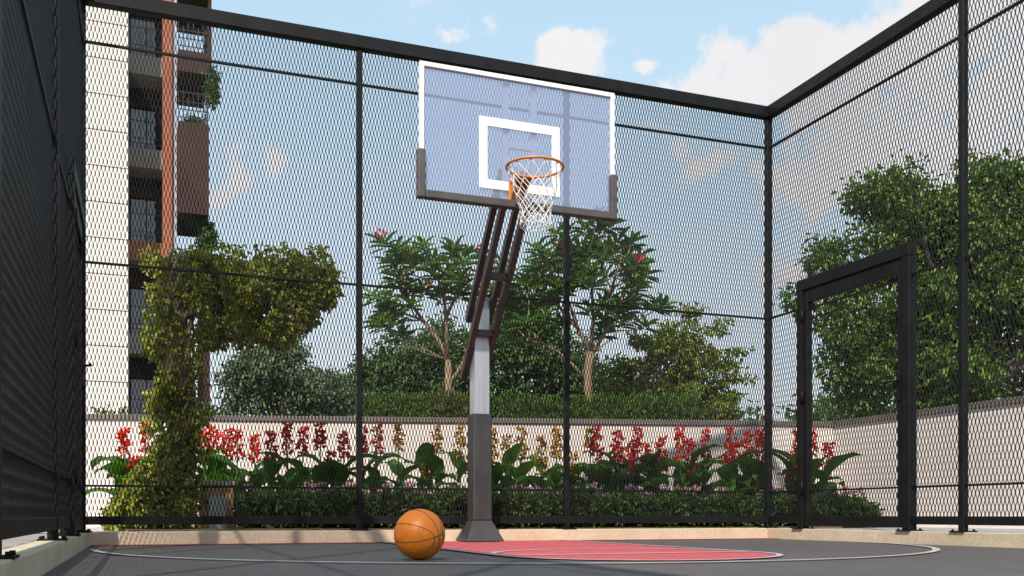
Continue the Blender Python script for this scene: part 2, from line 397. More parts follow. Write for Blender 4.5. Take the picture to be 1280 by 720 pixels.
def rails(parent,p,q,top=True,bottom=True,wires=WIRES):
    d=(Vector((*q,0))-Vector((*p,0))).normalized()
    if top:
        mb=MB(); mb.beam((*p,TOPZ+TRH/2),(*q,TOPZ+TRH/2),.09,TRH); mb.build('top_rail',M['steel'],parent,bevel=.004)
    if bottom:
        mb=MB(); mb.beam((*p,(BR0+BR1)/2),(*q,(BR0+BR1)/2),.045,BR1-BR0); mb.build('bottom_rail',M['steel'],parent,bevel=.003)
    for z in wires:
        mb=MB(); mb.beam((*p,z),(*q,z),.026,.017); mb.build('tie_rail',M['steel'],parent)
# back
back=empty('mesh_fence',(FL,FB,0.108),'black expanded mesh fence across the back of the court, behind the hoop','fence')
bx=[FL,U(449,FB),U(708,FB),FR]
for x in bx[1:3]: post(back,x,FB,TOPZ-.001,.05)
rails(back,(FL+.03,FB),(FR-.03,FB))
for a,b in zip(bx[:-1],bx[1:]): mesh_infill('mesh_panel',(a+.026,FB),(b-.026,FB),BR1,TOPZ,back)
# right
rg=(V(1140,FR)-.01,V(1001,FR)+.01)       # gate span in v
right=empty('mesh_fence',(FR,FB,0.108),'tall black expanded mesh fence on the right side, with the closed gate in it','fence')
post(right,FR,FB,TOPZ-.001,.062)
pr=[V(1204,FR)]
while pr[-1]>-3: pr.append(pr[-1]-2.15)
for y in pr: post(right,FR,y,TOPZ-.001,.056)
rails(right,(FR,FB+.045),(FR,pr[-1]),bottom=False,wires=())
seg=[(rg[1],FB-.031)]+[(pr[0]+.028,rg[0])]+[(pr[i+1]+.028,pr[i]-.028) for i in range(len(pr)-1)]
GTOP=2.575
for a,b in seg:
    mb=MB(); mb.beam((FR,a,(BR0+BR1)/2),(FR,b,(BR0+BR1)/2),.045,BR1-BR0); mb.build('bottom_rail',M['steel'],right,bevel=.003)
    for z in WIRES:
        mb=MB(); mb.beam((FR,a,z),(FR,b,z),.026,.017); mb.build('tie_rail',M['steel'],right)
    mesh_infill('mesh_panel',(FR,a+.002),(FR,b-.002),BR1,TOPZ,right)
mesh_infill('mesh_panel',(FR,rg[0]),(FR,rg[1]),GTOP,TOPZ,right)
mb=MB(); mb.beam((FR,rg[0],WIRES[2]),(FR,rg[1],WIRES[2]),.026,.017); mb.build('tie_rail',M['steel'],right)
# left
lg=(6.98,8.36)
left=empty('mesh_fence',(FL,FB,0.108),'tall black mesh fence on the left side, seen at a glancing angle','fence')
post(left,FL,FB,TOPZ-.001,.062)
pl=[5.90]
while pl[-1]>-3: pl.append(pl[-1]-2.36)
for y in pl: post(left,FL,y,TOPZ-.001,.056)
rails(left,(FL,FB+.045),(FL,pl[-1]),bottom=False,wires=())
seg=[(lg[1],FB-.031),(pl[0]+.028,lg[0])]+[(pl[i+1]+.028,pl[i]-.028) for i in range(len(pl)-1)]
for a,b in seg:
    mb=MB(); mb.beam((FL,a,(BR0+BR1)/2),(FL,b,(BR0+BR1)/2),.045,BR1-BR0); mb.build('bottom_rail',M['steel'],left,bevel=.003)
    for z in WIRES:
        mb=MB(); mb.beam((FL,a,z),(FL,b,z),.026,.017); mb.build('tie_rail',M['steel'],left)
    mesh_infill('mesh_panel',(FL,a+.002),(FL,b-.002),BR1,TOPZ,left)
mesh_infill('mesh_panel',(FL,lg[0]),(FL,lg[1]),GTOP,TOPZ,left)
mb=MB(); mb.beam((FL,lg[0],WIRES[2]),(FL,lg[1],WIRES[2]),.026,.017); mb.build('tie_rail',M['steel'],left)

def gate(x, y0, y1, label, side, hinge_at):
    g=empty('mesh_gate',(x,(y0+y1)/2,.118),label,'gate')
    fw=.085; e=.0015
    for y in (y0+fw/2,y1-fw/2):
        mb=MB(); mb.box((x-.045,y-fw/2,.118),(x+.045,y+fw/2,GTOP-.111)); mb.build('frame_post',M['steel'],g,bevel=.004)
        mb=MB(); mb.box((x-.08,y-.08,.108),(x+.08,y+.08,.118)); f=mb.build('foot_plate',M['steel'],g,bevel=.002)
        for sx in (-1,1):
            for sy in (-1,1):
                b=MB(); b.cyl((x+sx*.062,y+sy*.062),.010,.118,.132,6); b.build('bolt',M['steel'],f)
    mb=MB(); mb.box((x-.045,y0,GTOP-.11),(x+.045,y1,GTOP)); mb.build('frame_head',M['steel'],g,bevel=.004)
    a,b=y0+fw+.008,y1-fw-.008; zt=GTOP-.12; zb=.135
    mb=MB(); s=.06
    mb.box((x-.03,a,zb),(x+.03,a+s,zt)); mb.box((x-.03,b-s,zb),(x+.03,b,zt))
    mb.box((x-.029,a+s,zt-.12),(x+.029,b-s,zt)); mb.box((x-.029,a+s,zb),(x+.029,b-s,zb+.10))
    mb.build('leaf_frame',M['steel'],g,bevel=.003)
    mesh_infill('mesh_panel',(x,a+s),(x,b-s),zb+.10,zt-.12,g)
    for z in (.483,2.30-.02):
        mb=MB(); mb.beam((x,a+s,z),(x,b-s,z),.022,.015); mb.build('tie_rail',M['steel'],g)
    hy = b-.03 if hinge_at=='low' else a+.03
    lk = a+.03 if hinge_at!='low' else b-.03
    lk = (a+.03) if hinge_at=='high' else (b-.03)
    hh = (b+.006) if hinge_at=='high' else (a-.006)
    for z in (.45,1.35,2.15):
        mb=MB(); mb.cyl((x+side*.045,hh),.014,z,z+.12,10); mb.build('hinge',M['steel'],g)
    mb=MB(); mb.box((x+side*.03,lk-.028,1.24),(x+side*.044,lk+.028,1.46)); 
    mb.tube([(x+side*.04,lk,1.40),(x+side*.085,lk,1.40),(x+side*.09,lk+(.02 if hinge_at=='high' else -.02),1.40),(x+side*.09,lk+(.13 if hinge_at=='high' else -.13),1.395)],.009,8)
    mb.build('handle',M['steel'],g)
gate(FR,rg[0],rg[1],'closed black framed mesh gate in the right fence, near the back corner',-1,'high')
gate(FL,lg[0],lg[1],'narrow black mesh gate in the left fence, seen almost edge on with its handle',1,'low')

# ------------------------------------------------------------------ hoop
PU,PV=2.87,8.41
hoop=empty('basketball_hoop',(PU,PV,0),'standing basketball hoop with clear backboard on a padded square pole','basketball hoop')
def frustum(mb,cx,cy,a,z0,b,z1):
    mb.add([(cx-a,cy-a,z0),(cx+a,cy-a,z0),(cx+a,cy+a,z0),(cx-a,cy+a,z0),(cx-b,cy-b,z1),(cx+b,cy-b,z1),(cx+b,cy+b,z1),(cx-b,cy+b,z1)],
        [(0,3,2,1),(4,5,6,7),(0,1,5,4),(1,2,6,5),(2,3,7,6),(3,0,4,7)])
mb=MB(); frustum(mb,PU,PV,.178,.0095,.086,.196); mb.build('base_cover',M['flare'],hoop,bevel=.004,seg=2)
mb=MB(); q=.092; r=.022
poly=[]
for cx,cy,a0 in ((q-r,q-r,0),(-q+r,q-r,PI/2),(-q+r,-q+r,PI),(q-r,-q+r,1.5*PI)):
    for i in range(6): a=a0+i/5*PI/2; poly.append((PU+cx+r*math.cos(a),PV+cy+r*math.sin(a)))
mb.prism(poly,.2,1.155); mb.build('pole_pad',M['pad'],hoop,bevel=.006,seg=2)
mb=MB(); mb.box((PU-.071,PV-.071,1.0),(PU+.071,PV+.071,2.19)); mb.build('pole',M['zinc'],hoop,bevel=.006,seg=2)
mb=MB(); mb.box((PU-.073,PV-.073,2.19),(PU+.073,PV+.073,2.20)); mb.build('pole_cap',M['zinc'],hoop,bevel=.003)
BV=7.48
def lowz(v): return 2.80-1.175*(v-7.50)
AW=.048
for su in (-1,1):
    x=PU+su*.099
    mb=MB(); mb.beam((x,8.61,lowz(8.61)),(x,BV+.025,lowz(BV+.025)),AW,.07); mb.build('lower_arm',M['arm'],hoop,bevel=.003)
    mb=MB(); mb.beam((x,8.45,2.00),(x,BV+.07,2.00+1.2*(8.45-BV-.07)),AW,.06); mb.build('upper_arm',M['arm'],hoop,bevel=.003)
    for v,z in ((8.41,lowz(8.41)),(8.41,2.05)):
        mb=MB(); mb.tube([(x+su*.024,v,z),(x+su*.036,v,z)],.014,6,smooth=False); mb.build('bolt',M['zinc'],hoop)
for v in (8.29,7.93):
    mb=MB(); mb.beam((PU-.074,v,lowz(v)),(PU+.074,v,lowz(v)),.06,.055); mb.build('arm_crossbar',M['arm'],hoop,bevel=.003)
# board
B0,B1,Z0,Z1=2.05,3.755,2.765,3.82
board=MB(); board.box((B0+.03,BV-.006,Z0+.03),(B1-.03,BV+.006,Z1-.03)); bd=board.build('backboard',M['acrylic'],hoop)
mb=MB(); w=.036
mb.box((B0,BV-.02,Z0),(B0+w,BV+.022,Z1)); mb.box((B1-w,BV-.02,Z0),(B1,BV+.022,Z1)); mb.box((B0+w,BV-.02,Z1-w),(B1-w,BV+.022,Z1)); mb.box((B0+w,BV-.02,Z0),(B1-w,BV+.022,Z0+w))
mb.build('frame',M['white'],bd,bevel=.002)
mb=MB(); T0,T1,TZ0,TZ1,tw=2.545,3.252,2.885,3.462,.072
y0,y1=BV-.0095,BV-.0065
mb.box((T0,y0,TZ0),(T0+tw,y1,TZ1)); mb.box((T1-tw,y0,TZ0),(T1,y1,TZ1)); mb.box((T0+tw,y0,TZ1-tw),(T1-tw,y1,TZ1)); mb.box((T0+tw,y0,TZ0),(T1-tw,y1,TZ0+tw))
mb.build('target_square',M['white'],bd)
mb=MB(); pz=3.125
mb.box((B0-.018,BV-.042,Z0-.022),(B0+.042,BV+.035,pz)); mb.box((B1-.042,BV-.042,Z0-.022),(B1+.018,BV+.035,pz)); mb.box((B0+.042,BV-.042,Z0-.022),(B1-.042,BV+.035,Z0+.042))
mb.build('edge_padding',M['boardpad'],bd,bevel=.01,seg=3)
for x in (2.79,3.035):
    mb=MB(); mb.box((x-.025,BV+.024,Z0+.045),(x+.025,BV+.065,Z1-.04)); mb.build('back_strut',M['backpaint'],hoop,bevel=.002)
mb=MB(); mb.box((2.816,BV+.026,3.25),(3.009,BV+.062,3.30)); mb.build('back_crossbar',M['backpaint'],hoop,bevel=.002)
# rim
RC=(PU+.0,BV-.40); RZ=2.955; RR=.222
rim=empty('rim',(0,0,0),None,None); rim.parent=hoop; rim.location=Vector((RC[0],RC[1],RZ))-Vector(hoop.location)
mb=MB(); mb.tube([(RC[0]+RR*math.cos(a),RC[1]+RR*math.sin(a),RZ) for a in np.linspace(0,2*PI,73)[:-1]],.0105,10,closed=True)
mb.build('ring',M['orange'],rim)
mb=MB(); mb.box((PU-.072,BV-.022,RZ-.155),(PU+.072,BV-.010,RZ+.02)); mb.build('mounting_plate',M['orange'],rim,bevel=.003)
mb=MB()
mb.add([(PU-.06,BV-.022,RZ-.0),(PU+.06,BV-.022,RZ-.0),(PU+.09,RC[1]+RR*.90,RZ),(PU-.09,RC[1]+RR*.90,RZ),
        (PU-.06,BV-.022,RZ-.008),(PU+.06,BV-.022,RZ-.008),(PU+.09,RC[1]+RR*.90,RZ-.008),(PU-.09,RC[1]+RR*.90,RZ-.008)],[(0,1,2,3),(7,6,5,4),(0,4,5,1),(1,5,6,2),(2,6,7,3),(3,7,4,0)])
for s_ in (-1,1):
    mb.add([(PU+s_*.055,BV-.022,RZ-.008),(PU+s_*.055,BV-.022,RZ-.14),(PU+s_*.062,RC[1]+RR*.98,RZ-.008),
            (PU+s_*.049,BV-.022,RZ-.008),(PU+s_*.049,BV-.022,RZ-.14),(PU+s_*.056,RC[1]+RR*.98,RZ-.008)],[(0,1,2),(5,4,3),(0,3,4,1),(1,4,5,2),(2,5,3,0)])
mb.build('bracket',M['orange'],rim)
# net: twelve loops, knotted diamonds
def netp(a,t):
    rr=RR-.006 - (RR-.125)*min(1,t*1.35)**.8 + .012*max(0,t-.75)*4
    return Vector((RC[0]+rr*math.cos(a)+.012*t+.006*math.sin(3*a+7*t), RC[1]+rr*math.sin(a)+.006*math.cos(2*a+5*t), RZ-.008-.45*t+.008*math.sin(2*a+1)*t))
mb=MB(); NL=12; rows=[0,.17,.31,.43,.54,.645,.745,.84,.93,1.0]
for s_ in (-1,1):
    for k in range(NL):
        pts=[]
        for i in range(len(rows)):
            a=2*PI*(k+s_*i*.5)/NL; p=netp(a,rows[i]); pts.append(p)
            if i<len(rows)-1:
                a2=2*PI*(k+s_*(i+.5)*.5)/NL; q=netp(a2,(rows[i]+rows[i+1])/2); q.z-=.004; pts.append(q)
        mb.tube(pts,.0031,5)
mb.tube([netp(a,1.0)+Vector((0,0,.004*math.sin(12*a))) for a in np.linspace(0,2*PI,49)[:-1]],.0028,5,closed=True)
mb.build('net',M['net'],rim)
for k in range(NL):
    a=2*PI*k/NL; b=MB(); c=Vector((RC[0]+(RR-.004)*math.cos(a),RC[1]+(RR-.004)*math.sin(a),RZ-.013))
    b.tube([c+Vector((-.01*math.sin(a),.01*math.cos(a),.004)),c+Vector((0,0,-.008)),c+Vector((.01*math.sin(a),-.01*math.cos(a),.004))],.003,5)
    b.build('net_hook',M['orange'],rim)

# ------------------------------------------------------------------ ball
br_=.140; bc=P(524.5,668,5.37); bc.z=br_+.0005
ball=empty('basketball',(bc.x,bc.y,0.0),'orange basketball with dark seams resting on the dark court','basketball')
mb=MB(); nlat,nlon=48,96; vs=[];fs=[]
for i in range(nlat+1):
    th=PI*i/nlat
    for j in range(nlon): ph=2*PI*j/nlon; vs.append((bc.x+br_*math.sin(th)*math.cos(ph),bc.y+br_*math.sin(th)*math.sin(ph),bc.z+br_*math.cos(th)))
for i in range(nlat):
    for j in range(nlon): fs.append((i*nlon+j,(i+1)*nlon+j,(i+1)*nlon+(j+1)%nlon,i*nlon+(j+1)%nlon))
mb.add(vs,fs,True); sk=mb.build('rubber_skin',M['ball'],ball)
rgt=W(1,0); fwd=W(0,1); upv=Vector((0,0,1)); tow=-fwd
def onb(x,y):  # ball point seen at pixel offset fraction
    return (rgt*x+upv*y+tow*math.sqrt(max(0,1-x*x-y*y))).normalized()
X0=onb(.80,-.03); A1=onb(-.55,-.29)      # crossing point, another point on seam A
nA=X0.cross(A1).normalized(); e_along=nA.cross(X0).normalized()   # direction along A from the crossing
cA=e_along if e_along.dot(rgt)<0 else -e_along                   # pole of the side loops (left)
nB=cA
def gc(n,a,b): return [bc+(a*math.cos(t)+b*math.sin(t))*(br_+.0002) for t in np.linspace(0,2*PI,97)[:-1]]
for pts in (gc(nA,X0,cA),gc(nB,X0,nA)):
    mb=MB(); mb.tube(pts,.0021,6,closed=True); mb.build('seam',M['seam'],ball)
for sgn in (1,-1):
    pts=[]; c0=cA*sgn; e1=X0; e2=nA
    for t in np.linspace(0,2*PI,121)[:-1]:
        al=1/math.sqrt((math.cos(t)/math.radians(76))**2+(math.sin(t)/math.radians(42))**2)
        pts.append(bc+(c0*math.cos(al)+(e1*math.cos(t)+e2*math.sin(t))*math.sin(al))*(br_+.0002))
    mb=MB(); mb.tube(pts,.0021,6,closed=True); mb.build('seam',M['seam'],ball)

# ------------------------------------------------------------------ garden walls
WT=1.53
w1=W(-5.41,12.5); w2=W(4.43,13.5); dw=(w1-w2).normalized(); w0=w2+dw*22
def wall(name, a, b, label, outn):
    o=empty(name,((a.x+b.x)/2,(a.y+b.y)/2,GZ),label,'wall')
    d=(b-a).normalized(); n=Vector((-d.y,d.x,0))*outn; th=.2
    mb=MB(); q=[a,b,b+n*th,a+n*th]; mb.prism([(p.x,p.y) for p in q],GZ-.05,WT-.07); 
    mb.build('wall_face',M['render'],o)
    mb=MB(); c=[a-n*.03,b-n*.03,b+n*(th+.03),a+n*(th+.03)]; mb.prism([(p.x,p.y) for p in c],WT-.07,WT); mb.build('coping',M['coping'],o,bevel=.005)
    return o
w1z=Vector((w0.x,w0.y,0)); w2z=Vector((w2.x,w2.y,0))
wall('garden_wall',w2z,w1z,'low cream garden wall with brown coping running behind the red and yellow cannas',-1)
w3=w2z+Vector((0,-18,0)); wall('garden_wall',w3-Vector((0,0,0)),w2z+Vector((0,-.002,0)),'low pinkish garden wall behind the gate on the right side',-1)

# pedestal
pc=P(270,655,9.7); pc.z=GZ
pd=empty('brick_pedestal',(pc.x,pc.y,GZ+.02),'small orange brick pedestal with a white front panel beside the vine column','pedestal')
mb=MB(); a=.155; mb.box((pc.x-a,pc.y-a,GZ+.0),(pc.x+a,pc.y+a,.535)); mb.build('shaft',M['brick'],pd,bevel=.004)
mb=MB(); mb.box((pc.x-a-.015,pc.y-a-.015,.535),(pc.x+a+.015,pc.y+a+.015,.575)); mb.build('cap',M['smalltile'],pd,bevel=.004)
mb=MB(); mb.box((pc.x-.085,pc.y-a-.03,GZ+.0),(pc.x+.085,pc.y-a-.001,.43)); mb.build('front_panel',M['stone'],pd,bevel=.006)

# ------------------------------------------------------------------ vine column
vb=P(222,655,9.35); vb.z=GZ+.02
vine=empty('vine_tree',tuple(vb),'creeper smothering a slanting trunk, with a flat leafy crown reaching right','tree')
mb=MB()
D=9.35
pth=[(232,655),(228,610),(230,560),(226,510),(222,460),(224,410),(222,360),(232,325)]
mb.tube([P(x,y,D+.05*math.sin(i)) for i,(x,y) in enumerate(pth)],[.10,.09,.085,.08,.085,.08,.075,.05],9)
for k in range(7):
    pts=[];y=655
    for i in range(15):
        yy=655-i*24; a=k*.9+i*.75
        pts.append(P(226,yy,D)+W(math.cos(a)*.12,math.sin(a)*.12)*1.0)
    mb.tube(pts,.014+.006*(k%3),5)
branch(mb,P(226,350,D),P(300,370,D+.1),.06,.04,.05); branch(mb,P(300,370,D+.1),P(395,350,D+.1),.04,.015,.05)
branch(mb,P(228,400,D),P(300,350,D-.2),.04,.02,.05); branch(mb,P(226,340,D),P(180,318,D),.03,.008,.12)
for k in range(6): branch(mb,P(225+R.uniform(-10,10),330+R.uniform(0,20),D),P(R.uniform(165,215),R.uniform(300,345),D+R.uniform(-.2,.2)),.010,.004,.12)
for k in range(10): branch(mb,P(300+R.uniform(-60,80),360,D+.1),P(R.uniform(240,400),R.uniform(320,420),D+R.uniform(-.4,.5)),.016,.005,.08)
mb.build('trunk',M['bark'],vine)
def vol(n, f):
    return np.array([f() for _ in range(n)])
cen=[];rad=[]
# column
for i in range(165):
    y=R.uniform(345,655) if i<120 else R.uniform(480,600); w_=32 if y<430 else 36
    w_*= (1.0+ .15*math.sin(y*.05))
    x=213+R.uniform(-w_,w_)*.8+ (8 if y>430 else 0)
    p=P(x,y,D+R.uniform(-.25,.25)); cen.append(p); rad.append(R.uniform(.05,.11))
v1=clump_leaves(cen,rad,9000*.5,.058,.046,.9)
cen=[];rad=[]
# crown
for i in range(360):
    x=R.uniform(235,415); t=(x-235)/180
    top=322+3*math.sin(x*.05)+ (9*max(0,t-.75)*4 if t>.75 else 0); bot=432-8*t-50*max(0,t-.7)/.3
    if t<.12: bot=385
    y=top+(bot-top)*R.random()**1.05
    p=P(x,y,D+.15+R.uniform(-.65,.65)*(1-.4*abs(2*t-1))); cen.append(p); rad.append(R.uniform(.05,.10))
v2=clump_leaves(cen,rad,9000*.55,.062,.048,.9)
cen=[];rad=[]
# upper fringe and left sprays
for i in range(30):
    x=R.uniform(178,250); y=R.uniform(318,340); cen.append(P(x,y,D+R.uniform(-.2,.2))); rad.append(R.uniform(.03,.07))
for i in range(14):
    x=R.uniform(240,410); y=R.uniform(304,318); cen.append(P(x,y,D+R.uniform(-.3,.3))); rad.append(R.uniform(.02,.05))
v3=clump_leaves(cen,rad,9000*.7,.055,.042,.9)
# skirt at the foot
cen=[];rad=[]
for i in range(150):
    x=R.uniform(138,236); h=(x-130)/60 if x<190 else 1.0
    ytop=655-max(.15,min(1,h))*85
    y=R.uniform(ytop,656)
    cen.append(P(x,y,D-.1+R.uniform(-.30,.30))); rad.append(R.uniform(.05,.10))
v4=clump_leaves(cen,rad,9000*.8,.048,.038,.9)
v,f,_=join([v1,v2,v3,v4]); npmesh('crown',v,f,M['lf_vine'],vine)

# ------------------------------------------------------------------ trees
def crown_tree(name,label,px,D,ybase,env,ncl,rr,per,L,Wd,mat,bark='darkbark',limbs=12,group='trees beyond the garden wall',flat=.75,r0=.12,depth=1.0,up=.3,split=.45,noise=1.):
    """env: list of (cx,cy,rx,ry) pixel ellipses at depth D describing where the crown's masses hang, turned into metres"""
    base=P(px,643,D); base.z=GZ
    T=empty(name,tuple(base),label,'tree',group)
    mb=MB(); cen=[];rad=[]
    tot=sum(e[2]*e[3] for e in env)
    top=P(px,sum(e[1]*e[2]*e[3] for e in env)/tot,D)
    fork=base.lerp(top,split); branch(mb,base,fork,r0,r0*.8,.02,6,9)
    for e in env:
        k=max(2,int(ncl*e[2]*e[3]/tot))
        for i in range(k):
            d=Vector((R.gauss(0,1),R.gauss(0,1),R.gauss(0,1))).normalized()*(R.random()**.42)
            c=P(e[0]+d.x*e[2],e[1]-d.z*e[3],D)+W(0,d.y*depth*e[2]*D/F)
            cen.append(c); rad.append(R.uniform(*rr))
    for i in range(limbs):
        c=cen[int(i*len(cen)/limbs)]; mid=fork.lerp(c,.5)+Vector((0,0,.1))
        branch(mb,fork,mid,r0*.55,r0*.3,.06,4,6); branch(mb,mid,c,r0*.3,r0*.08,.06,4,5)
        for j in range(3):
            c2=min(cen,key=lambda q:(q-mid).length+R.random()*1.0); branch(mb,mid,c2,r0*.15,r0*.04,.08,3,4)
    mb.build('trunk',M[bark],T)
    v,f=clump_leaves(cen,rad,per,L,Wd,flat,up); npmesh('crown',v,f,M[mat],T)
    return T
crown_tree('broadleaf_tree','huge dense dark green tree behind the gate and right fence',1200,19,500,
    [(1190,330,90,90),(1110,400,75,80),(1270,300,80,80),(1080,470,50,45),(1180,470,90,45),(1300,430,90,80),(1120,270,50,45),(1230,245,60,35),(1003,372,12,24),(1045,320,26,18),(1090,250,30,20),(1120,235,30,22),(1360,330,80,110)],
    430,(.28,.52),850,.115,.075,'lf_big',limbs=22,r0=.22,depth=.9)
# side sprigs of the big tree
crown_tree('spreading_tree','bushy yellow-green tree with upswept layered boughs, left of the corner post',846,16.5,520,
    [(845,435,50,32),(820,465,52,26),(880,465,42,26),(850,502,82,20),(795,498,42,22),(862,396,14,14),(785,455,22,12),(908,440,20,8),(915,498,28,14),(812,422,26,12),(890,408,20,8),(925,470,16,7),(770,485,20,10)],
    210,(.12,.24),1700,.085,.042,'lf_spread',limbs=16,r0=.08,flat=.32,depth=.9)
crown_tree('round_tree','pale grey-green round tree far off behind the vine column, left of the hoop',350,23,520,
    [(338,470,52,38),(308,482,26,32),(395,490,45,30),(345,440,30,16),(425,495,24,22)],
    150,(.22,.45),800,.12,.06,'lf_olive',limbs=12,r0=.12,depth=.8)
crown_tree('dark_tree','dark leafy tree low behind the left frangipani',520,20,520,
    [(520,460,50,45),(480,480,40,35),(575,455,35,50),(545,420,30,25),(470,455,16,14)],
    140,(.2,.4),800,.11,.06,'lf_dark',limbs=10,r0=.12,depth=.7)
crown_tree('dark_tree','dark leafy tree directly behind the hoop pole',665,20,520,
    [(650,440,50,60),(700,460,45,45),(620,400,30,40),(740,480,40,30),(660,380,30,25)],
    170,(.2,.4),800,.11,.06,'lf_dark',limbs=12,r0=.13,depth=.7)

def frangipani(label,px,D,limb_pts,twigs,r0=.07,name='frangipani_tree'):
    """limb_pts: skeleton segments in pixel coordinates; twigs: crown ellipses"""
    base=P(px,643,D); base.z=GZ
    T=empty(name,tuple(base),label,'tree','flowering trees behind the hedge')
    mb=MB(); tips=[]
    for (pts,ra,rb,dd) in limb_pts:
        q=[P(x,y,D+dd*i/(len(pts)-1)) for i,(x,y) in enumerate(pts)]
        n=len(q); mb.tube(q,[ra+(rb-ra)*i/(n-1) for i in range(n)],7); tips.append((q[-1],dd)); tips.append((q[-2],dd))
        if n>3: tips.append((q[-3],dd))
    ends=[]
    for (cx,cy,rx,ry,n) in twigs:
        for i in range(n):
            a=R.uniform(0,2*PI); r=R.random()**.5
            e=P(cx+rx*r*math.cos(a),cy+ry*r*math.sin(a),D)+W(0,R.uniform(-.7,.7))
            src=min(tips,key=lambda t:(t[0]-e).length*(1+.3*R.random())+ (0 if t[0].z<e.z-.1 else 1.2))[0]
            mid=src.lerp(e,.6)+Vector((R.uniform(-.08,.08),R.uniform(-.08,.08),-.10*(e-src).length))
            mb.tube([src,src.lerp(mid,.5)+Vector((0,0,-.02)),mid,e],[.014,.012,.010,.008],5); ends.append((e,(e-mid).normalized()))
    mb.build('trunk',M['bark'],T)
    cen=[];ax=[];nr=[];LL=[]
    fc=[];fa=[];fn=[]
    for e,d in ends:
        k=R.randint(10,15); d=np.array(d)*.6+np.array([0,0,.7]); d/=np.linalg.norm(d)
        x=np.cross(d,[.3,.9,.1]); x/=np.linalg.norm(x); y=np.cross(d,x)
        for j in range(k):
            a=2.4*j+R.random()*.4; tilt=.15+.85*(1-j/k)
            w=(x*math.cos(a)+y*math.sin(a))*(.35+tilt)+d*(.9-tilt*.55)
            cen.append(np.array(e)-d*.12*(1-j/k)); ax.append(w); nr.append(d); LL.append(R.uniform(.19,.31))
        if R.random()<.11:
            for j in range(26): 
                o=rdir(1)[0]*.06; fc.append(np.array(e)+d*.1+o); fa.append(rdir(1)[0]); fn.append(rdir(1)[0])
    LL=np.array(LL); v,f=leaf_arrays(np.array(cen),np.array(ax),np.array(nr),LL,LL*.33,.2,.22); npmesh('crown',v,f,M['lf_fran'],T)
    if fc:
        v,f=leaf_arrays(np.array(fc),np.array(fa),np.array(fn),.05,.045); npmesh('blossoms',v,f,M['fran'],T)
frangipani('frangipani tree with pale bare limbs just left of the hoop pole',560,15,
    [([(560,560),(561,500),(560,450)],.065,.05,0),([(560,450),(548,425),(528,400),(508,370),(500,345)],.038,.018,.2),([(560,450),(558,410),(556,380),(548,350),(530,330)],.035,.017,-.2),
     ([(562,480),(575,460),(590,430),(598,400),(600,360)],.036,.017,.3),([(556,400),(570,370),(585,345)],.03,.018,-.4),([(528,400),(505,392),(485,385)],.02,.012,.3),([(590,430),(612,400),(625,370)],.02,.012,.2)],
    [(520,325,42,26,12),(585,330,45,28,13),(488,368,34,30,10),(478,402,20,18,5),(545,365,35,25,5),(618,360,25,30,8)])
frangipani('larger frangipani tree right of the hoop pole, with red blossoms, crossing the middle fence post',737,15,
    [([(737,560),(737,500),(734,470),(738,440)],.08,.06,0),([(738,440),(722,410),(700,385),(680,360),(672,335)],.035,.016,.3),([(738,440),(742,400),(740,360),(735,320)],.035,.016,-.2),
     ([(738,445),(760,410),(775,380),(790,350)],.035,.016,.2),([(737,480),(715,455),(698,440),(680,430),(660,410)],.028,.012,-.3),([(742,400),(765,360),(775,325)],.03,.018,-.4),([(722,410),(705,360),(705,325)],.03,.016,.3)],
    [(740,298,35,25,13),(788,332,40,32,13),(700,325,38,28,12),(668,345,30,28,9),(740,350,55,40,12),(795,385,32,25,7),(700,385,50,30,9),(655,390,22,25,6),(768,405,30,20,4)])

def hedge(name,label,x0,x1,ytop,D,mat,h0=1.2,L=.07,n=9000,dep=.5):
    a=P(x0,643,D); b=P(x1,643,D); z1=HC+(HZ-ytop)/F*D
    mid=(a+b)/2; T=empty(name,(mid.x,mid.y,GZ),label,'hedge')
    k=rng.random(n); dpt=(rng.random(n)-.5)*dep; zz=h0+(z1-h0)*rng.random(n)**.6+.02*np.sin(k*60)+.02*rng.normal(size=n)
    A=np.array(a);Bv=np.array(b); f_=np.array(W(0,1))
    cen=A+(Bv-A)*k[:,None]+f_*dpt[:,None]; cen[:,2]=zz
    ax=rdir(n)*.6; ax[:,2]+=.9
    v,f=leaf_arrays(cen,ax,rdir(n),L*(.6+.8*rng.random(n)),.022*(.7+.6*rng.random(n))); npmesh('foliage',v,f,mat,T)
    mb=MB()
    d=(b-a)
    for i in range(14):
        p=a+d*((i+.5)/14); p.z=GZ; q=p.copy(); q.z=z1-.15
        branch(mb,p,q,.02,.008,.04,4,5)
    mb.build('stems',M['darkbark'],T)
hedge('clipped_hedge','clipped green hedge showing above the garden wall across the middle',600,868,499,14.6,M['lf_hedge'],n=15000)
hedge('clipped_hedge','darker clipped hedge above the wall just right of the second fence post',452,540,498,14.5,M['lf_hedge'],n=6000)
hedge('clipped_hedge','lighter yellow-green stretch of hedge left of the hoop pole',541,599,496,14.55,M['lf_hedge2'],n=4000)
def bush(name,label,pts,D,mat,n,L,Wd,cat='shrub',group=None,r=(.08,.16),per=3000):
    cen=[P(x,y,D)+W(0,R.uniform(-.15,.15)) for x,y in pts]; b=min(cen,key=lambda c:c.z)
    v,f=clump_leaves(cen,[R.uniform(*r) for _ in cen],per,L,Wd,.8)
    o=npmesh(name,v,f,mat,None,loc=(b.x,b.y,b.z)); tag(o,label,cat,group); return o
bush('low_shrub','small light green shrub peeping over the wall below the spreading tree',[(875+i*3.2,522-R.uniform(0,6)) for i in range(16)],14.6,M['lf_hedge2'],16,.06,.035)
bush('low_shrub','sparse green shoots over the wall at far left below the cream building',[(122+i*6,514-R.uniform(0,3)) for i in range(7)],13.2,M['lf_hedge2'],7,.06,.03,r=(.03,.06),per=6000)
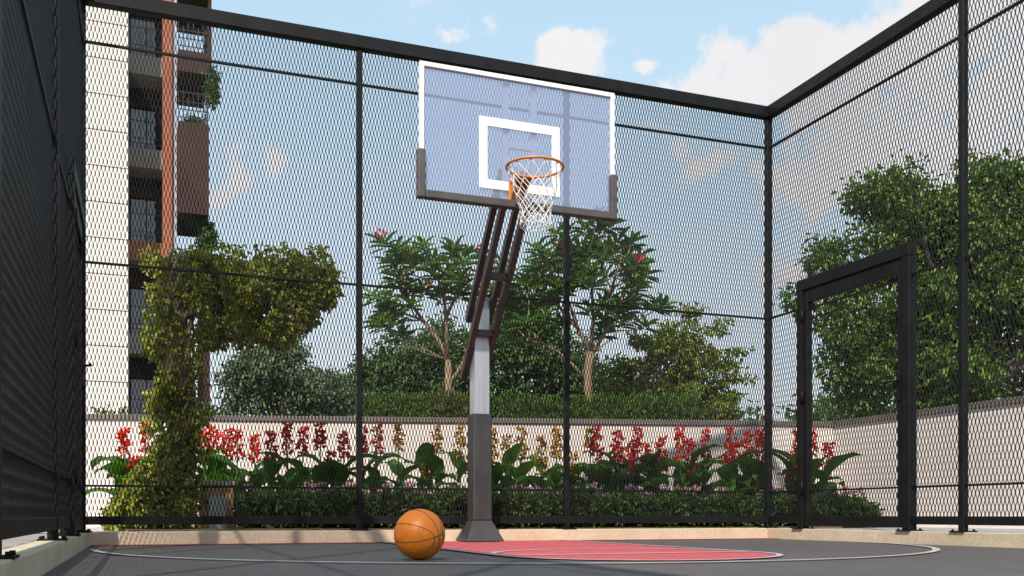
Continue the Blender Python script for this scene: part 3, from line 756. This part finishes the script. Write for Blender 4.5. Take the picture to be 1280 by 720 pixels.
# far greenery behind everything
def farmass():
    cen=[];rad=[]
    for i in range(260):
        D=R.uniform(30,36); x=R.choice([R.uniform(250,950),R.uniform(1000,1500)])
        y=R.uniform(500,560); cen.append(P(x,y,D)); rad.append(R.uniform(.4,.8))
    v,f=clump_leaves(cen,rad,140,.22,.13,.8); o=npmesh('far_greenery',v,f,M['lf_dark']); tag(o,'far low greenery beyond the wall','greenery',kind='stuff')
farmass()

# ------------------------------------------------------------------ cannas
def canna_leaf(V_,F_,base,az,L,Wd,lift,droop):
    n=6; b=len(V_); d=np.array([math.cos(az),math.sin(az),0]); s=np.array([-math.sin(az),math.cos(az),0]); tw=R.uniform(-.3,.3)
    p=np.array(base,float); ang=lift
    for i in range(n+1):
        t=i/n; w=Wd*math.sin(PI*min(1,.06+.94*t)**.8)**.75 if 0<t<1 else (.01 if t==0 else .002)
        wav=.012*math.sin(t*14+az)
        up_=np.array([0,0,1])*math.cos(ang)-d*math.sin(ang)
        ss=s*math.cos(tw)+up_*math.sin(tw)
        V_+= [p+ss*w*.5+up_*(w*.22+wav), p, p-ss*w*.5+up_*(w*.22-wav)]
        p=p+(d*math.cos(ang)+np.array([0,0,1])*math.sin(ang))*L/n; ang-=droop/n
    for i in range(n):
        for j in range(2): F_.append((b+3*i+j,b+3*i+j+1,b+3*(i+1)+j+1,b+3*(i+1)+j))
def canna(px,D,ytop,yl,colour,label,zfoot=GZ+.02,nl=5,size=1.):
    base=P(px,643,D); base.z=zfoot
    T=empty('canna_plant',tuple(base),label,'flowering plant','cannas planted in front of the garden wall')
    z1=HC+(HZ-ytop)/F*D; zl=HC+(HZ-yl)/F*D
    st=MB(); topx=R.uniform(-.03,.03)
    tip=Vector((base.x+topx,base.y+R.uniform(-.02,.02),z1-.03))
    pts=[base,base.lerp(tip,.4)+Vector((R.uniform(-.02,.02),0,0)),base.lerp(tip,.75),tip]
    st.tube(pts,[.012,.010,.007,.004],6); st.build('stalk',M['stalk'],T)
    V_=[];F_=[]; a0=R.uniform(0,6)
    for i in range(nl):
        zz=base.z+.12+(zl-base.z-.22)*((i+.9)/nl)*.95
        az=a0+i*2.4; canna_leaf(V_,F_,(base.x,base.y,zz),az,R.uniform(.36,.50)*size,R.uniform(.16,.23)*size,R.uniform(.9,1.4),R.uniform(1.1,2.2))
    me=MB(); me.add(V_,F_,True); me.build('leaves',M['lf_canna'],T)
    # flower spike: many ruffled petals up the stem
    zs0=z1-R.uniform(.30,.42); 
    n=R.randint(78,100) if colour!='yellow' else R.randint(64,82)
    fr=(z1-zs0); nd=rng.integers(6,9); zz=zs0+fr*((rng.integers(0,nd,n)+.5)/nd)**.9+rng.normal(size=n)*.012; zz=np.minimum(zz,z1+.01)
    rad=.036*(1-.55*((zz-zs0)/fr))*(.4+.9*rng.random(n)); a=rng.random(n)*2*PI
    bun=np.sin(zz*40+px)*.018
    cen=np.stack([base.x+topx*(zz-base.z)/(z1-base.z)+np.cos(a)*rad+bun,base.y+np.sin(a)*rad,zz],1)
    ax=np.stack([np.cos(a),np.sin(a),rng.normal(size=n)*.6+.3],1)
    s=.7+.6*rng.random(n); v,f=leaf_arrays(cen,ax,rdir(n),.048*s,.038*s,.4,.3)
    if colour=='mixed': 
        mi=(rng.random(len(f)//2)<.5).astype(int).repeat(2); npmesh('flower_spike',v,f,[M['red'],M['yellow']],T,mi=mi)
    else: npmesh('flower_spike',v,f,M[colour],T)
spikes=[(153,536,'red'),(167,570,'red'),(181,529,'red'),
 (256,540,'red'),(268,533,'red'),(283,536,'red'),(298,535,'red'),(318,545,'red'),(339,540,'red'),(360,531,'red'),(377,533,'red'),(402,529,'red'),(416,565,'red'),(431,542,'red'),
 (455,534,'red'),(470,531,'mixed'),(500,530,'yellow'),(531,562,'yellow'),(547,532,'yellow'),(573,531,'yellow'),
 (617,536,'yellow'),(636,545,'yellow'),(651,534,'yellow'),(677,545,'yellow'),(695,535,'yellow'),
 (718,567,'yellow'),(737,534,'yellow'),(748,534,'red'),(763,567,'mixed'),(773,537,'red'),(788,553,'red'),(796,534,'red'),(812,555,'red'),(824,548,'red'),(850,534,'red'),(865,550,'red'),(880,536,'red'),(911,535,'red'),(919,552,'red'),(935,538,'red'),(951,536,'red'),
 (988,566,'red'),(998,538,'red'),(1016,534,'red'),(1033,552,'red')]
zones=[(0,210,'left of the vine column'),(210,449,'from vine column to first middle post'),(449,598,'from first middle post to hoop pole'),
       (598,708,'from hoop pole to second middle post'),(708,960,'from second middle post to corner post'),(960,1100,'right of the corner post')]
ordn=['leftmost','second','third','fourth','fifth','sixth','seventh','eighth','ninth','tenth','eleventh','twelfth','thirteenth','fourteenth','fifteenth','sixteenth']
for a,b,txt in zones:
    zs=[s for s in spikes if a<=s[0]<b]
    for i,(x,y,c) in enumerate(zs):
        col={'red':'red','yellow':'yellow','mixed':'red and yellow'}[c]
        pos = ordn[i] if i==0 else ordn[i]+' from left'
        canna(x,11.6+R.uniform(-.35,.25),y,578+R.uniform(-4,8),c,f'{col} canna, {pos}, {txt}',nl=R.randint(4,6),size=R.uniform(.95,1.2))

# pink flowered ground cover
def cover(x0,x1,n,name='flowering_groundcover'):
    parts=[]; f_=np.array(W(0,1))
    k=x0+(x1-x0)*rng.random(n); lo=np.maximum(9.35,(FV+.40+sn*(k-640)/F*10.2)/cs); D=lo+1.6*rng.random(n)
    edge=np.clip((x1-k)/35,0,1)**.5*np.clip((k-x0)/25,0,1)**.5
    D0=9.35
    top=.30*edge+.03*np.sin(k*.09)+.02*np.sin(k*.31)
    zz=GZ+.03+top*rng.random(n)**.55
    X=(k-640)/F*(10.2)
    u=cs*X+sn*D; v=-sn*X+cs*D
    kr=640+(k-640)*10.2/D; keep=(v>FV+.36)&~((kr>225)&(kr<296))
    cen=np.stack([u,v,zz],1)[keep]; m=len(cen)
    ax=rdir(m)*.8; ax[:,2]+=.25
    s=.6+.8*rng.random(m)
    L1=leaf_arrays(cen,ax,rdir(m)+np.array([0,0,.8]),.085*s,.036*s,.25,.25)
    # flower heads
    q=[]
    for i in range(int((x1-x0)/11)):
        x=R.uniform(x0+12,x1-12); Dd=max(9.5,(FV+.5+sn*(x-640)/F*10.2)/cs)+R.uniform(0,1.2); h=GZ+.40+R.uniform(-.05,.05)
        X=(x-640)/F*10.2; c=np.array([cs*X+sn*Dd,-sn*X+cs*Dd,h])
        if c[1]<FV+.4 or 640+(x-640)*10.2/Dd<300: continue
        q.append(c+rdir(34)*np.array([.045,.045,.018]))
    q=np.concatenate(q); s=.7+.6*rng.random(len(q))
    L2=leaf_arrays(q,rdir(len(q),.8),rdir(len(q)),.034*s,.028*s)
    v,f,mi=join([L1,L2]); o=npmesh(name,v,f,[M['lf_cover'],M['pink']],mi=mi)
    tag(o,'low green ground cover with pink flower heads in front of the cannas','ground cover',kind='stuff')
cover(252,1150,50000)
# leaves straggling over the back kerb and clutter
def litter():
    n=260; u=rng.uniform(.2,6.,n); v=FV+.30+rng.random(n)*.25; cen=np.stack([u,v,np.full(n,GZ+.024)+.004*rng.random(n)],1)
    a=rdir(n); a[:,2]=.05; nn=np.tile([0,0,1.],(n,1))+rdir(n)*.2
    v_,f=leaf_arrays(cen,a,nn,.035,.02,.1,.05); o=npmesh('leaf_litter',v_,f,M['lf_vine']); tag(o,'fallen leaves scattered along the garden bed edge','leaf litter',kind='stuff')
litter()

# ------------------------------------------------------------------ apartment building
BVv=33.7; GV=35.0
bo=empty('apartment_building',(-3,37,GZ),'tall cream apartment block with terracotta columns and balconies behind the vine column','building')
zt=24.
def Zb(y,D=32.6): return HC+(HZ-y)/F*D
CV=32.2; ua=U(160,CV)
# cream cladding: courses with open joints
mb=MB(); mb.box((-14,CV+.04,GZ),(ua-.02,GV+9,zt)); mb.build('wall',M['beige'],bo)
mb=MB(); z=GZ; k=0
c0=Zb(110,31.8); step=1.09; z=c0-step*math.floor((c0-GZ)/step)-step
while z<zt:
    a,b=max(z+.014,GZ+.01),min(z+step-.014,zt)
    if b>a: mb.box((-14.02,CV,a),(ua,CV+.035,b)); mb.box((ua-.018,CV+.036,a),(ua,GV+.2,b))
    z+=step
mb.build('cladding',M['cream'],bo,bevel=.008)
# recessed zone
u1=U(204,GV-1.1); u2=U(216,BVv); u2b=U(221,BVv); u3=U(262,BVv)
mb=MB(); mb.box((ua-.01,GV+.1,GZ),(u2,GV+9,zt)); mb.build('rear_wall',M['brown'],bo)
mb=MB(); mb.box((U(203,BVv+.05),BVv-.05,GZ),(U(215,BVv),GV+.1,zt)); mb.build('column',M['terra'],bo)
mb=MB(); mb.box((U(215,BVv)+.002,BVv+.05,GZ),(U(221,BVv),GV+.1,zt)); mb.build('pipe_duct',M['lilac'],bo)
F0=3.1
uc=U(203,BVv+.05)-.003
for k in range(0,8):
    zf=F0+3*k-.05; ztop=zf; mat=M['terra'] if k==2 else M['beige']
    mb=MB(); mb.box((ua-.002,BVv+.05,ztop-.62),(uc,BVv+.17,ztop)); s=mb.build('balcony_fascia',mat,bo)
    mb=MB(); mb.box((ua-.002,BVv+.17,ztop-.60),(uc,GV+.08,ztop-.45)); mb.build('balcony_slab',M['greyslab'],bo)
    mb=MB(); mb.box((ua+.01,GV-.05,ztop-1.25),(uc-.15,GV+.09,ztop-.602)); mb.build('shutter_box',M['darkgap'],bo)
    w=MB(); w.box((ua+.012,GV+.03,ztop-.44),(uc-.16,GV+.09,ztop+1.72)); wo=w.build('window',M['darkgap'],bo)
    g=MB(); g.box((ua+.06,GV+.0,ztop-.40),(ua+.52,GV+.028,ztop+1.70)); g.box((ua+.56,GV+.0,ztop-.40),(uc-.2,GV+.028,ztop+1.70)); g.build('pane',M['glass'],wo)
    mb=MB()
    for h in (.18,.34,.9): mb.beam((ua+.02,BVv+.11,ztop+h),(uc,BVv+.11,ztop+h),.02,.022)
    for i in range(4): mb.beam((ua+.03+i*(uc-ua-.06)/3,BVv+.11,ztop),(ua+.03+i*(uc-ua-.06)/3,BVv+.11,ztop+.9),.02,.02,(0,1,0))
    mb.build('railing',M['rail'],bo)
# right stack
uR0=U(221,BVv-.8)+.03; uR1=U(261,BVv-.8)
def rbox(y0,y1,name='balcony_box',mat='brown',v0=BVv-.9,v1=GV+.6,u0=uR0,u1_=uR1,DD=32.):
    mb=MB(); mb.box((u0,v0,Zb(y1,DD)),(u1_,v1,Zb(y0,DD))); return mb.build(name,M[mat],bo)
def rrail(y,h=.95):
    mb=MB(); z=Zb(y,32.)
    for hh in (.15,.4,.65,h): mb.beam((uR0,BVv-.85,z+hh),(uR1,BVv-.85,z+hh),.025,.025); mb.beam((uR1-.03,BVv-.85,z+hh),(uR1-.03,GV+.5,z+hh),.025,.025)
    for i in range(7): x=uR0+.02+(uR1-uR0-.05)*i/6; mb.beam((x,BVv-.85,z),(x,BVv-.85,z+h),.02,.02,(0,1,0))
    mb.build('railing',M['rail'],bo)
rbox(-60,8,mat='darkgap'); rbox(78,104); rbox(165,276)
rrail(78); rrail(165)
mb=MB(); mb.box((U(256,GV),GV+.2,Zb(90,33)),(U(265,GV),GV+.55,zt)); mb.build('column',M['terra'],bo)
mb=MB(); mb.box((U(248,GV),GV+.2,GZ),(U(263,GV),GV+.55,Zb(280,33))); mb.build('column',M['brown'],bo)
def hang(label,px,y0,y1,D=31.6,w=5):
    cen=[P(px+R.uniform(-w,w),R.uniform(y0,y1),D+R.uniform(-.2,.2)) for _ in range(60)]
    v,f=clump_leaves(cen,[R.uniform(.10,.2) for _ in cen],900,.13,.07,1.2); o=npmesh('balcony_plant',v,f,M['lf_dark'],None,loc=tuple(P(px,y1,D))); tag(o,label,'plant','plants on the apartment balconies')
hang('trailing plant hanging off the upper balcony corner of the apartment block',265,92,125,31.6,2.5)
hang('bushy potted plant behind the railing above the brown balcony box',240,152,164,32.2,8)
hang('dark bushy plant at the bottom corner of the brown balcony box',259,280,306,31.8,6)

# ------------------------------------------------------------------ light
sd=Vector((.55,.87,-1.0)).normalized()      # travel direction of sunlight
sl=bpy.data.lights.new('sun','SUN'); sl.energy=3.9; sl.angle=math.radians(.8); sl.color=(1,.91,.80)
so=bpy.data.objects.new('sun',sl); C.objects.link(so); so.rotation_euler=sd.to_track_quat('-Z','Y').to_euler(); so.location=(-8,-10,15)
el=math.asin(-sd.z); az=math.atan2(-sd.x,-sd.y)
w=bpy.data.worlds.new('World'); sc.world=w; w.use_nodes=True; t=w.node_tree; bg=t.nodes['Background']
sky=N(t,'ShaderNodeTexSky'); sky.sky_type='NISHITA'; sky.sun_disc=False; sky.sun_elevation=el; sky.sun_rotation=az
sky.air_density=1.0; sky.dust_density=.6; sky.ozone_density=1.5
tc=N(t,'ShaderNodeTexCoord'); sp=N(t,'ShaderNodeSeparateXYZ'); t.links.new(tc.outputs['Generated'],sp.inputs[0])
def mth(op,a,b=None,c=None,cl=False):
    n=N(t,'ShaderNodeMath',operation=op,use_clamp=cl)
    for i,x in enumerate((a,b,c)):
        if x is None: continue
        if isinstance(x,(int,float)): n.inputs[i].default_value=x
        else: t.links.new(x,n.inputs[i])
    return n.outputs[0]
azm=mth('ARCTAN2',sp.outputs[0],sp.outputs[1]); ele=mth('ARCSINE',sp.outputs[2])
def ang(px,py):
    d=P(px,py,1.)-Vector((0,0,HC)); return math.atan2(d.x,d.y), math.asin(d.z/d.length)
clouds=[(1010,75,120,50,1),(940,105,90,30,1),(1100,60,90,55,1),(1230,140,130,100,1),(1120,190,190,95,1),(1240,60,120,80,1),(1010,160,90,60,.8),(722,66,50,30,1),(700,80,35,20,.8),(790,86,40,12,.3),(557,43,36,16,.12),(520,5,45,14,.05),
        (300,205,60,44,.55),(290,240,70,30,.4),(890,345,130,40,.45),(860,200,180,60,.3),(400,260,90,40,.2),(1080,330,120,50,.4)]
fld=None
for (x,y,rx,ry,s) in clouds:
    a0,e0=ang(x,y); a1,_=ang(x+rx,y); _,e1=ang(x,y-ry)
    ra,re=a1-a0,e1-e0
    dx=mth('MULTIPLY',mth('SUBTRACT',azm,a0),1/ra); dy=mth('MULTIPLY',mth('SUBTRACT',ele,e0),1/re)
    q=mth('ADD',mth('MULTIPLY',dx,dx),mth('MULTIPLY',dy,dy)); val=mth('SUBTRACT',s,mth('MULTIPLY',q,.6))
    fld=val if fld is None else mth('SMOOTH_MAX',fld,val,.25)
n1=N(t,'ShaderNodeTexNoise',Scale=16.,Detail=12.,Roughness=.62); t.links.new(tc.outputs['Generated'],n1.inputs['Vector'])
n2=N(t,'ShaderNodeTexNoise',Scale=2.6,Detail=7.,Roughness=.6); t.links.new(tc.outputs['Generated'],n2.inputs['Vector'])
dens=mth('ADD',mth('MAXIMUM',fld,-.6),mth('MULTIPLY',mth('SUBTRACT',n1.outputs['Fac'],.5),4.6))
mr=N(t,'ShaderNodeMapRange',interpolation_type='SMOOTHSTEP'); t.links.new(dens,mr.inputs[0]); mr.inputs[1].default_value=.0; mr.inputs[2].default_value=.72
thin=N(t,'ShaderNodeMapRange',interpolation_type='SMOOTHSTEP'); t.links.new(n2.outputs['Fac'],thin.inputs[0]); thin.inputs[1].default_value=.5; thin.inputs[2].default_value=.8; thin.inputs[4].default_value=.5
hz=N(t,'ShaderNodeMapRange',interpolation_type='SMOOTHSTEP'); t.links.new(ele,hz.inputs[0]); hz.inputs[1].default_value=.50; hz.inputs[2].default_value=.05; hz.inputs[4].default_value=.7
cov=mth('MAXIMUM',mr.outputs[0],mth('MAXIMUM',thin.outputs[0],hz.outputs[0]))
shade=ramp(t,n2.outputs['Fac'],[(.3,(4.0,4.0,4.15)),(.7,(4.7,4.65,4.65))])
mx=N(t,'ShaderNodeMix',data_type='RGBA'); t.links.new(cov,mx.inputs[0]); 
vl=N(t,'ShaderNodeMix',data_type='RGBA'); vl.inputs[0].default_value=.64; t.links.new(sky.outputs[0],vl.inputs[6]); vl.inputs[7].default_value=(3.2,4.45,5.0,1)
t.links.new(vl.outputs[2],mx.inputs[6]); t.links.new(shade,mx.inputs[7])
t.links.new(mx.outputs[2],bg.inputs[0]); bg.inputs[1].default_value=.15

# ------------------------------------------------------------------ camera and render
cam=bpy.data.cameras.new('camera'); co=bpy.data.objects.new('camera',cam); C.objects.link(co); sc.camera=co
co.location=(0,0,HC); co.rotation_euler=(PI/2,0,-YAW); cam.sensor_width=36; cam.lens=F*36/1280; cam.shift_y=(HZ-360)/1280
cam.clip_start=.02; cam.clip_end=2000
sc.render.engine='CYCLES'; sc.view_settings.view_transform='Standard'; sc.view_settings.look='None'; sc.view_settings.exposure=.46; sc.view_settings.gamma=1
sc.cycles.transparent_max_bounces=16
